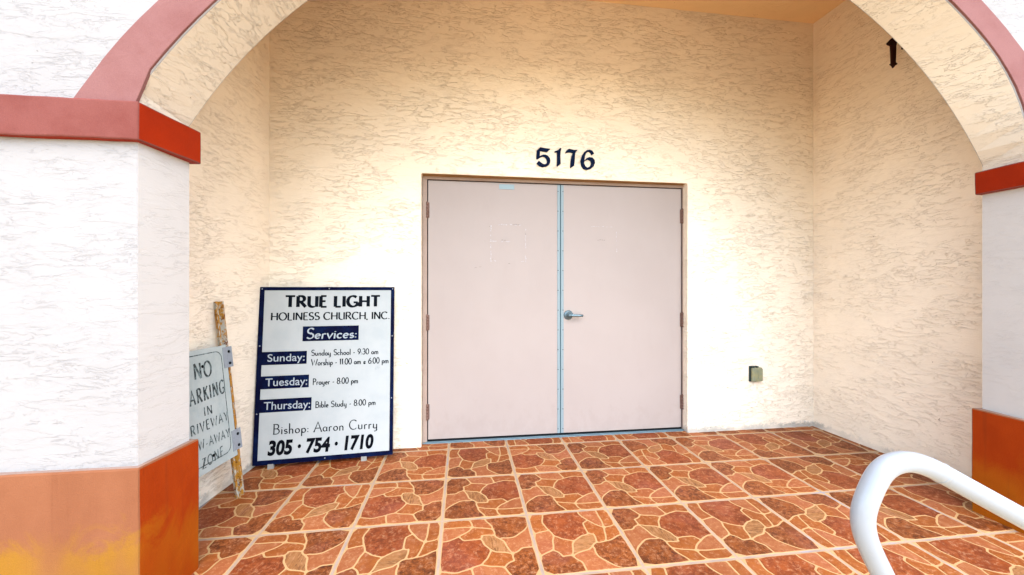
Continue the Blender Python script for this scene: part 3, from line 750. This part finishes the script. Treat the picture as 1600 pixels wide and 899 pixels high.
def text_width(s, sp): return sum(G[ch][0]+sp for ch in s)-sp
def strokes_of(s, sp, serif):
    x = 0
    for ch in s:
        adv, st, se = G[ch]
        for k_ in st: yield [(x+p[0], p[1]) for p in k_]
        if serif:
            for k_ in se: yield [(x+p[0], p[1]) for p in k_]
        x += adv+sp
def ribbon(mb, pts, to3, wthick, wthin, nib, lift, nrm, xs, mi=0):
    """pen stroke with a broad nib; pts in glyph units, to3 maps to the panel"""
    P = [Vector((p[0]*xs, p[1])) for p in pts]
    n = len(P); closed = (P[0]-P[-1]).length < 1e-4
    Lf, Rt = [], []
    nb_ = Vector((math.cos(nib), math.sin(nib)))
    for q in range(n):
        a = P[q-1] if q else (P[-2] if closed else P[0]); c_ = P[q+1] if q < n-1 else (P[1] if closed else P[-1])
        d_ = (c_-a)
        if d_.length < 1e-6: d_ = Vector((1, 0))
        d_.normalize(); nr = Vector((-d_.y, d_.x))
        wv = (wthin+(wthick-wthin)*abs(nr.dot(nb_)))/2
        k_ = 1.0
        if 0 < q < n-1:
            e1 = (P[q]-P[q-1]).normalized(); k_ = 1/max(.5, abs(Vector((-e1.y, e1.x)).dot(nr)))
        Lf.append(P[q]+nr*wv*k_); Rt.append(P[q]-nr*wv*k_)
    vs = [to3(p.x/xs, p.y)+nrm*lift for p in Lf]+[to3(p.x/xs, p.y)+nrm*lift for p in Rt]
    mb.add(vs, [(q, q+1, q+1+n, q+n) for q in range(n-1)], mi)
def write(txt, A, B, h, up, nrm, wthick=.12, wthin=.06, nib=R(20), serif=True, sp=.04, prefix='', mb=None, slant=0, mi=0, gap=.0005, skew=0):
    """txt spans from A to B along its baseline with cap height h"""
    mb = mb or MB(); dv = B-A; W = text_width(txt, sp); sx = dv.length/W; dr = dv.normalized()
    off = -(text_width(prefix, sp)+sp) if prefix else 0
    xs = sx/h     # glyph x unit in cap heights
    to3 = lambda x, y: A+dr*((x+off)*sx+slant*y*h)+up*(y*h)
    for q, st in enumerate(strokes_of(prefix+txt, sp, serif)):
        ribbon(mb, st, to3, wthick, wthin, nib, gap+.00006*(q % 9), nrm, xs, mi)
    return mb
def write_chars(txt, A, B, h, up, nrm, parent, m, prefix='', **kw):
    sp = kw.get('sp', .04); W = text_width(txt, sp); dv = B-A; sx = dv.length/W; dr = dv.normalized()
    x = -(text_width(prefix, sp)+sp) if prefix else 0
    for ch in prefix+txt:
        adv = G[ch][0]
        if ch != ' ':
            p0 = A+dr*(x*sx)
            write(ch, p0, p0+dr*(adv*sx), h, up, nrm, **kw).build('numeral' if ch.isdigit() else ('letter' if ch.isalpha() else 'punctuation'), m, parent)
        x += adv+sp
def font_text(txt, A, B, h, up, nrm, bold=0.0, slant=0.0, lift=.0006):
    """the built-in sans face, fitted between A and B"""
    cu = D.curves.new('t', 'FONT'); cu.body = txt; cu.size = 1; cu.offset = bold; cu.shear = slant; cu.fill_mode = 'FRONT'; cu.resolution_u = 4
    o = D.objects.new('t', cu); C.objects.link(o); bpy.context.view_layer.update()
    me = D.meshes.new_from_object(o.evaluated_get(bpy.context.evaluated_depsgraph_get()))
    xs_ = [v.co.x for v in me.vertices]; x0, x1 = min(xs_), max(xs_)
    dr = (B-A).normalized(); sx = (B-A).length/(x1-x0); sz = h/.72
    mb = MB(); mb.add([A+dr*((v.co.x-x0)*sx)+up*(v.co.y*sz)+nrm*lift for v in me.vertices], [tuple(p.vertices) for p in me.polygons])
    D.objects.remove(o); D.curves.remove(cu); D.meshes.remove(me)
    return mb

# ------------------------------------------------------------------ church service board, leaning in the corner
BLc, BRc, TLc = at(393.5, 726.2, 2.797*K), at(614.5, 712.4, 2.985*K), None
TLc = at(415.5, 448.5, 2.925*K); TRc = at(622.4, 449.2, 3.125*K)
sx_ = ((BRc-BLc)+(TRc-TLc)); sx_.z = 0; sx_.normalize()
mc = (BLc+BRc)/2; mt_ = (TLc+TRc)/2
sz_ = (mt_-mc); sz_ = (sz_-sx_*sz_.dot(sx_)).normalized(); sn = sx_.cross(sz_)      # sn faces the viewer
if sn.y > 0: sn = -sn
SWD = ((TRc-TLc).length+(BRc-BLc).length)/2; SHT = (mt_-mc).length
SO = mc-sx_*SWD/2
board = empty('church_sign', (mc.x, mc.y, 0))
tag(board, 'white church services board with navy border leaning against the wall left of the door', 'sign')
def sp3(x, y, d_=0): return SO+sx_*x+sz_*y+sn*d_
mb = MB(); mb.frame_box(SO, sx_, sz_, sn, 0, SWD, 0, SHT, -.018, 0); mb.build('backing_panel', M['wood'], board, bevel=.002)
BRD = .030
mb = MB(); mb.frame_box(SO, sx_, sz_, sn, BRD, SWD-BRD*.8, BRD, SHT-BRD*.8, .0002, .0012); mb.build('sign_face', M['sign_face'], board)
mb = MB()
I0, I1, I2, I3 = BRD, SWD-BRD*.8, BRD, SHT-BRD*.8
for (x0, x1, y0, y1) in ((0, SWD, 0, I2), (0, SWD, I3, SHT), (0, I0, I2, I3), (I1, SWD, I2, I3)):
    mb.frame_box(SO, sx_, sz_, sn, x0, x1, y0, y1, .0, .0035)
mb.build('border', M['sign_navy'], board)
def sh(px, py):
    p = hit(px, py, SO, sn); return p
def suv(px, py):
    p = sh(px, py)-SO; return p.dot(sx_), p.dot(sz_)
def lead(mb, name, m):
    return mb.build(name, m, board)
def banner(quad):
    mb = MB(); us = [suv(*q) for q in quad]
    x0 = max(I0-.002, min(u[0] for u in us)); x1 = (us[1][0]+us[2][0])/2
    y1 = (us[0][1]+us[1][1])/2; y0 = (us[2][1]+us[3][1])/2
    mb.frame_box(SO, sx_, sz_, sn, x0, x1, y0, y1, .0013, .0022); lead(mb, 'banner', M['sign_navy'])
banner([(473.8, 510.1), (561, 508.9), (560, 531.6), (472.7, 533.3)])
banner([(405, 550), (479.8, 549), (478.9, 569), (405, 570.6)])
banner([(400, 588), (483.1, 586.3), (482.3, 605.9), (400, 608.4)])
banner([(396, 624.2), (487.1, 622), (486.3, 642), (396, 645)])
def seg(p0, p1, top):
    A, B = sh(*p0), sh(*p1)
    # keep each line level on the board
    ya = (A-SO).dot(sz_); yb = (B-SO).dot(sz_); ym = (ya+yb)/2
    A = A+sz_*(ym-ya)*.8; B = B+sz_*(ym-yb)*.8
    h_ = suv(*top)[1]-ya
    return A, B, h_
def L_(name, txt, p0, p1, top, m, fonted=False, lift=.0016, chars=False, **kw):
    A, B, h_ = seg(p0, p1, top)
    if chars: write_chars(txt, A, B, h_, sz_, sn, board, m, gap=lift, **kw); return
    if fonted: mb = font_text(txt, A, B, h_, sz_, sn, lift=lift, **kw)
    else: mb = write(txt, A, B, h_, sz_, sn, gap=lift, **kw)
    lead(mb, name, m)
L_('t', 'TRUE LIGHT', (445.3, 479.6), (594, 479.6), (445.1, 462.5), M['title'], chars=True, wthick=.31, wthin=.15, nib=R(12), serif=False, sp=.08)
L_('s', 'HOLINESS CHURCH, INC.', (423, 499.6), (609, 499.6), (422.5, 488.0), M['title'], chars=True, wthick=.21, wthin=.10, nib=R(10), serif=False, sp=.03)
L_('banner_lettering', 'Services:', (477.6, 529.1), (557.2, 528), (477.6, 513.0), M['white_letter'], lift=.0026, wthick=.15, wthin=.09, slant=.12, sp=.03)
for tx, p0, p1, tp in (('Sunday:', (418, 565.0), (476, 564), (418, 553)), ('Tuesday:', (414.7, 603.2), (480.1, 601.8), (414.7, 590.6)), ('Thursday:', (412.2, 639.6), (484.6, 638.2), (412.2, 627))):
    L_('banner_lettering', tx, p0, p1, tp, M['white_letter'], True, .0027, bold=.006)
for tx, p0, p1, tp in (('Sunday School - 9:30 am', (486.3, 555.2), (591.6, 553.8), (486.3, 546.4)), ('Worship - 11:00 am & 6:00 pm', (486.3, 570.2), (607.5, 568.2), (486.3, 561)),
        ('Prayer - 8:00 pm', (488.5, 600.4), (559.9, 599.5), (488.5, 591.2)), ('Bible Study - 8:00 pm', (492.6, 636.2), (587.3, 633.4), (492.6, 627.0))):
    L_('service_lettering', tx, p0, p1, tp, M['ink'], wthick=.155, wthin=.13, sp=.03)
L_('contact_lettering', 'Bishop: Aaron Curry', (426.2, 676.5), (590.3, 671), (426.2, 661.3), M['ink'], chars=True, wthick=.12, wthin=.07, sp=.06)
L_('phone_lettering', '305 · 754 · 1710', (417.9, 709.8), (583.6, 700.9), (417.9, 687.7), M['black'], True, .0018, bold=.045, slant=.12)
# small feet under the board, screws
for px in (423, 568.5):
    u_, v_ = suv(px, 722 if px < 500 else 716)
    mb = MB(); mb.frame_box(SO, sx_, sz_, sn, u_-.019, u_+.019, -(BLc.z)/max(.2, sz_.z)+.001, .004, -.016, .004)
    mb.build('foot', M['foot'], board, bevel=.002)
mb = MB()
for x, y in ((SWD*.5, .014), (SWD*.5, SHT-.012), (.014, SHT*.28), (.014, SHT*.66), (SWD-.012, SHT*.33), (SWD-.012, SHT*.7), (SWD-.012, SHT-.014), (.014, SHT-.014)):
    mb.lathe(sp3(x, y, .0033), sn, [(.0045, 0), (.004, .0015), (.0001, .002)], 10)
mb.build('screw', M['galv'], board)['kind'] = 'stuff'

# ------------------------------------------------------------------ no-parking plate on a rusty channel post
PF, PT = at(377, 776.5, 2.438*K), at(343.5, 471, 2.455*K)
PF.z = .002
py_ = (PT-PF).normalized(); plh = Vector((.0, 1, 0)); plh = (plh-py_*plh.dot(py_)).normalized()   # along the plate, away from the viewer
pn = plh.cross(py_); pn = pn if pn.x > 0 else -pn
PLW, PLH = .457, .655
TRp = at(363.7, 537.8, 2.452*K); PO = TRp-py_*PLH-plh*PLW       # near lower corner
# push plate face just proud of the post
prk = empty('parking_sign', (PF.x, PF.y, 0)); tag(prk, 'hand painted no parking plate on a rusty channel post leaning beside the left pier', 'sign')
POST_N = pn*.0
mb = MB()
# hat-section channel post: web and two flanges
pl = (PT-PF).length; hw, dp_ = .030, .026
px0 = PF-pn*.004
def pp(a, n_, y): return px0+plh*a+pn*n_+py_*y
prof = [(-hw, 0), (-hw+.012, 0), (-hw+.018, -dp_), (hw-.018, -dp_), (hw-.012, 0), (hw, 0), (hw, .003), (hw-.014, .003), (hw-.020, -dp_+.003), (-hw+.020, -dp_+.003), (-hw+.014, .003), (-hw, .003)]
mb.prism([pp(a, n_, 0) for a, n_ in prof], py_*pl)
post = mb.build('channel_post', M['rust'], prk)
mb = MB()
for q in (0.035, .99*pl-.02, .90*pl): mb.lathe(pp(0, -dp_+.003, q), pn, [(.0065, 0), (.0065, .001), (.0001, .0012)], 10)
for q in range(5, 20): mb.lathe(pp(.004 if q % 2 else -.002, -dp_+.003, q*pl/21), pn, [(.0045, 0), (.0045, .001), (.0001, .0012)], 8)
mb.build('bolt_hole', M['bolt'], prk)['kind'] = 'stuff'
d0 = (px0-PO).dot(pn)
PO = PO+pn*(d0+.006)
def pq(u_, v_, d_=0): return PO+plh*u_+py_*v_+pn*d_
# plate outline with small rounded corners
def rrect(x0, x1, y0, y1, r, n=6):
    o = []
    for cx, cy, a in ((x1-r, y0+r, -90), (x1-r, y1-r, 0), (x0+r, y1-r, 90), (x0+r, y0+r, 180)):
        o += [(cx+r*math.cos(R(a+90*q/n)), cy+r*math.sin(R(a+90*q/n))) for q in range(n+1)]
    return o
mb = MB(); mb.prism([pq(x, y) for x, y in rrect(0, PLW, 0, PLH, .008)], pn*.003); mb.build('plate', M['plate'], prk)
mb = MB(); a = rrect(.028, PLW-.040, .040, PLH-.026, .045); b_ = rrect(.033, PLW-.045, .045, PLH-.031, .041); n = len(a)
vs = [pq(x, y, .0034) for x, y in a]+[pq(x, y, .0034) for x, y in b_]
mb.add(vs, [(q, (q+1) % n, (q+1) % n+n, q+n) for q in range(n)]); mb.build('border_line', M['brush'], prk)
for y0, y1 in ((PLH-.135, PLH-.012), (.030, .150)):
    mb = MB(); mb.frame_box(PO, plh, py_, pn, PLW-.030, PLW+.042, y0, y1, .0032, .0060); tb = mb.build('mounting_tab', M['galv'], prk, bevel=.001)
    for yy in (y0+.024, y1-.030):
        mb = MB(); mb.lathe(pq(PLW+.014, yy, .006), pn, [(.0085, 0), (.008, .004), (.0001, .005)], 10)
        o = mb.build('bolt', M['bolt'], None); bpy.context.view_layer.update(); o.parent = tb; o.matrix_parent_inverse = tb.matrix_world.inverted()
def ph(px, py): return hit(px, py, PO+pn*.003, pn)
pw = (pn)
def PL(txt, p0, p1, hpx, prefix='', sp=.22):
    A, B = ph(*p0), ph(*p1); top = ph(p0[0], p0[1]-hpx); h_ = (top-A).dot(py_)
    write_chars(txt, A, B, h_, py_, pn, prk, M['brush'], prefix=prefix, wthick=.15, wthin=.10, nib=R(25), serif=False, sp=sp, gap=.0006)
for a in (('NO', (304, 594), (331.5, 586.5), 25), ('ARKING', (297, 636), (351.5, 613), 23, 'P'), ('IN', (319, 650.5), (332, 646), 14), ('RIVEWAY', (298.5, 683), (356.5, 656), 16, 'D'),
          ('-AWAY', (322, 699), (359, 682), 14.5, 'TOW'), ('ZONE', (316.5, 734), (349.5, 711), 16)):
    PL(*a)
for px, py in ((316.3, 573), (333.7, 711.8)):
    p = ph(px, py); mb = MB(); mb.lathe(p, pn, [(.0085, 0), (.0075, .003), (.0001, .004)], 12); mb.build('bolt', M['bolt'], prk)

# ------------------------------------------------------------------ outlet cover on the back wall
oc = hit(1178, 583.5, BW_L, bn); out = empty('outlet_cover', oc); tag(out, 'small weathered beige outlet cover low on the wall right of the door', 'outlet cover')
def ob(mb, x0, x1, y0, y1, z0, z1, mi=0): mb.frame_box(oc, bx, bn, Z, x0, x1, y0, y1, z0, z1, mi)
mb = MB(); ob(mb, -.052, .030, -.014, .002, -.070, .066); mb.build('gasket_box', M['gasket'], out, bevel=.006)
mb = MB(); ob(mb, -.044, .052, -.040, -.0145, -.066, .056); mb.build('flip_cover', M['outlet'], out, bevel=.010, seg=3)
mb = MB(); ob(mb, .004, .048, -.046, -.0405, -.058, .046); mb.build('cover_rib', M['outlet'], out, bevel=.003)
for x in (-.034, .006):
    mb = MB(); mb.tube([oc+bx*(x-.009)-bn*.030+Z*.062, oc+bx*(x+.009)-bn*.030+Z*.062], .0075, 12); mb.build('hinge_knuckle', M['gasket'], out)

# ------------------------------------------------------------------ wrought iron bracket on the right side wall
ib = hit(1397, 82, RW0, rw_n); io = empty('iron_bracket', ib); tag(io, 'dark wrought iron bracket with pointed cross end high on the right porch wall', 'bracket')
wy = Vector((rwd.x, rwd.y, 0)); 
vis = Vector((1, 0, 0))       # the strap is turned to face the opening
c0 = hit(1397, 104, RW0+rw_n*.10, rw_n); c1 = hit(1396, 66, RW0+rw_n*.10, rw_n); sc_ = (c1.z-c0.z)/43
b0 = Vector((c0.x, c0.y, c0.z))
outl = [(0, -2), (2.2, 1.5), (7, 4.5), (3.6, 7.5), (4.6, 36), (6.5, 46), (-3.2, 50), (-11.5, 41), (-9, 38.5), (-4.6, 37), (-3.4, 7), (-5.8, 4.8), (-2.2, 2)]
mb = MB(); mb.prism([b0+vis*(x*sc_)+Z*(y*sc_) for x, y in outl], Vector((0, .014, 0))); mb.build('strap', M['iron'], io, bevel=.002)
arm0 = b0+Z*(44*sc_)+Vector((0, .007, 0)); 
mb = MB(); mb.tube([arm0+Vector((-.02, 0, 0)), arm0+Vector((.02, 0, .03)), arm0+Vector((.06, .0, .05)), arm0+Vector((.16, 0.01, .05))], .009, 10); mb.build('arm', M['iron'], io)
mb = MB(); e0 = hit(1404, 45, RW0, rw_n); pl0 = arm0+Vector((.135, 0.01, .05)); pl0 = pl0-rw_n*((pl0-RW0).dot(rw_n))
mb.frame_box(pl0, rwd, rw_n, Z, -.025, .025, 0, .012, -.09, .09); mb.build('wall_plate', M['iron'], io, bevel=.003)

# ------------------------------------------------------------------ white handrail with a looped end
YR = .73
hp = [(2150, 1115), (1900, 977), (1750, 894), (1660, 844), (1600, 811), (1530, 772.5), (1475, 742), (1452, 730.5), (1431, 723.5), (1411, 721.7), (1392, 726.5), (1377.5, 737), (1367, 752.5), (1358, 772),
      (1351.5, 790), (1348.5, 806), (1349, 823), (1353.5, 842), (1362, 863), (1372, 884), (1383, 905), (1399, 926), (1422, 943), (1460, 962), (1540, 1006), (1700, 1095), (2000, 1262)]
ctr = [at(x, y, YR+.00004*(1600-x)*0) for x, y in hp]
def catmull(P, n=6):
    o = []
    for q in range(len(P)-1):
        a = P[max(q-1, 0)]; b_ = P[q]; c_ = P[q+1]; e_ = P[min(q+2, len(P)-1)]
        for k_ in range(n):
            t_ = k_/n
            o.append(.5*((2*b_)+(c_-a)*t_+(2*a-5*b_+4*c_-e_)*t_*t_+(3*b_-a-3*c_+e_)*t_**3))
    o.append(P[-1]); return o
rail = empty('handrail', (1.45, YR, -.15)); tag(rail, 'white painted pipe handrail with a looped end in the right foreground', 'handrail')
rp = catmull(ctr); mb = MB(); mb.tube(rp, .019, 28); mb.build('rail_pipe', M['rail'], rail)
def bead(px, py):
    p = at(px, py, YR); q = min(range(1, len(rp)-1), key=lambda q_: (rp[q_]-p).length); tdir = (rp[q+1]-rp[q-1]).normalized()
    mb = MB(); mb.lathe(rp[q]-tdir*.003, tdir, [(.0186, 0), (.0196, .0015), (.0199, .003), (.0196, .0045), (.0186, .006)], 28); mb.build('weld_bead', M['rail'], rail)
bead(1470, 739)
for x in (1.15, 1.75):
    zt = min(c_.z for c_ in ctr if abs(c_.x-x) < .25) if False else None
    # rail height at x on the upper run
    up_ = sorted([c_ for c_ in ctr[:8]], key=lambda c_: abs(c_.x-x))[0].z
    mb = MB(); mb.tube([Vector((x, YR, -.15)), Vector((x, YR, HC-((800+x/YR*F-1600)*.553+811-449.5)/F*YR))], .0175, 20)
    mb.lathe(Vector((x, YR, -.15)), Z, [(.05, 0), (.05, .008), (.019, .012)], 20)
    mb.build('post', M['rail'], rail)
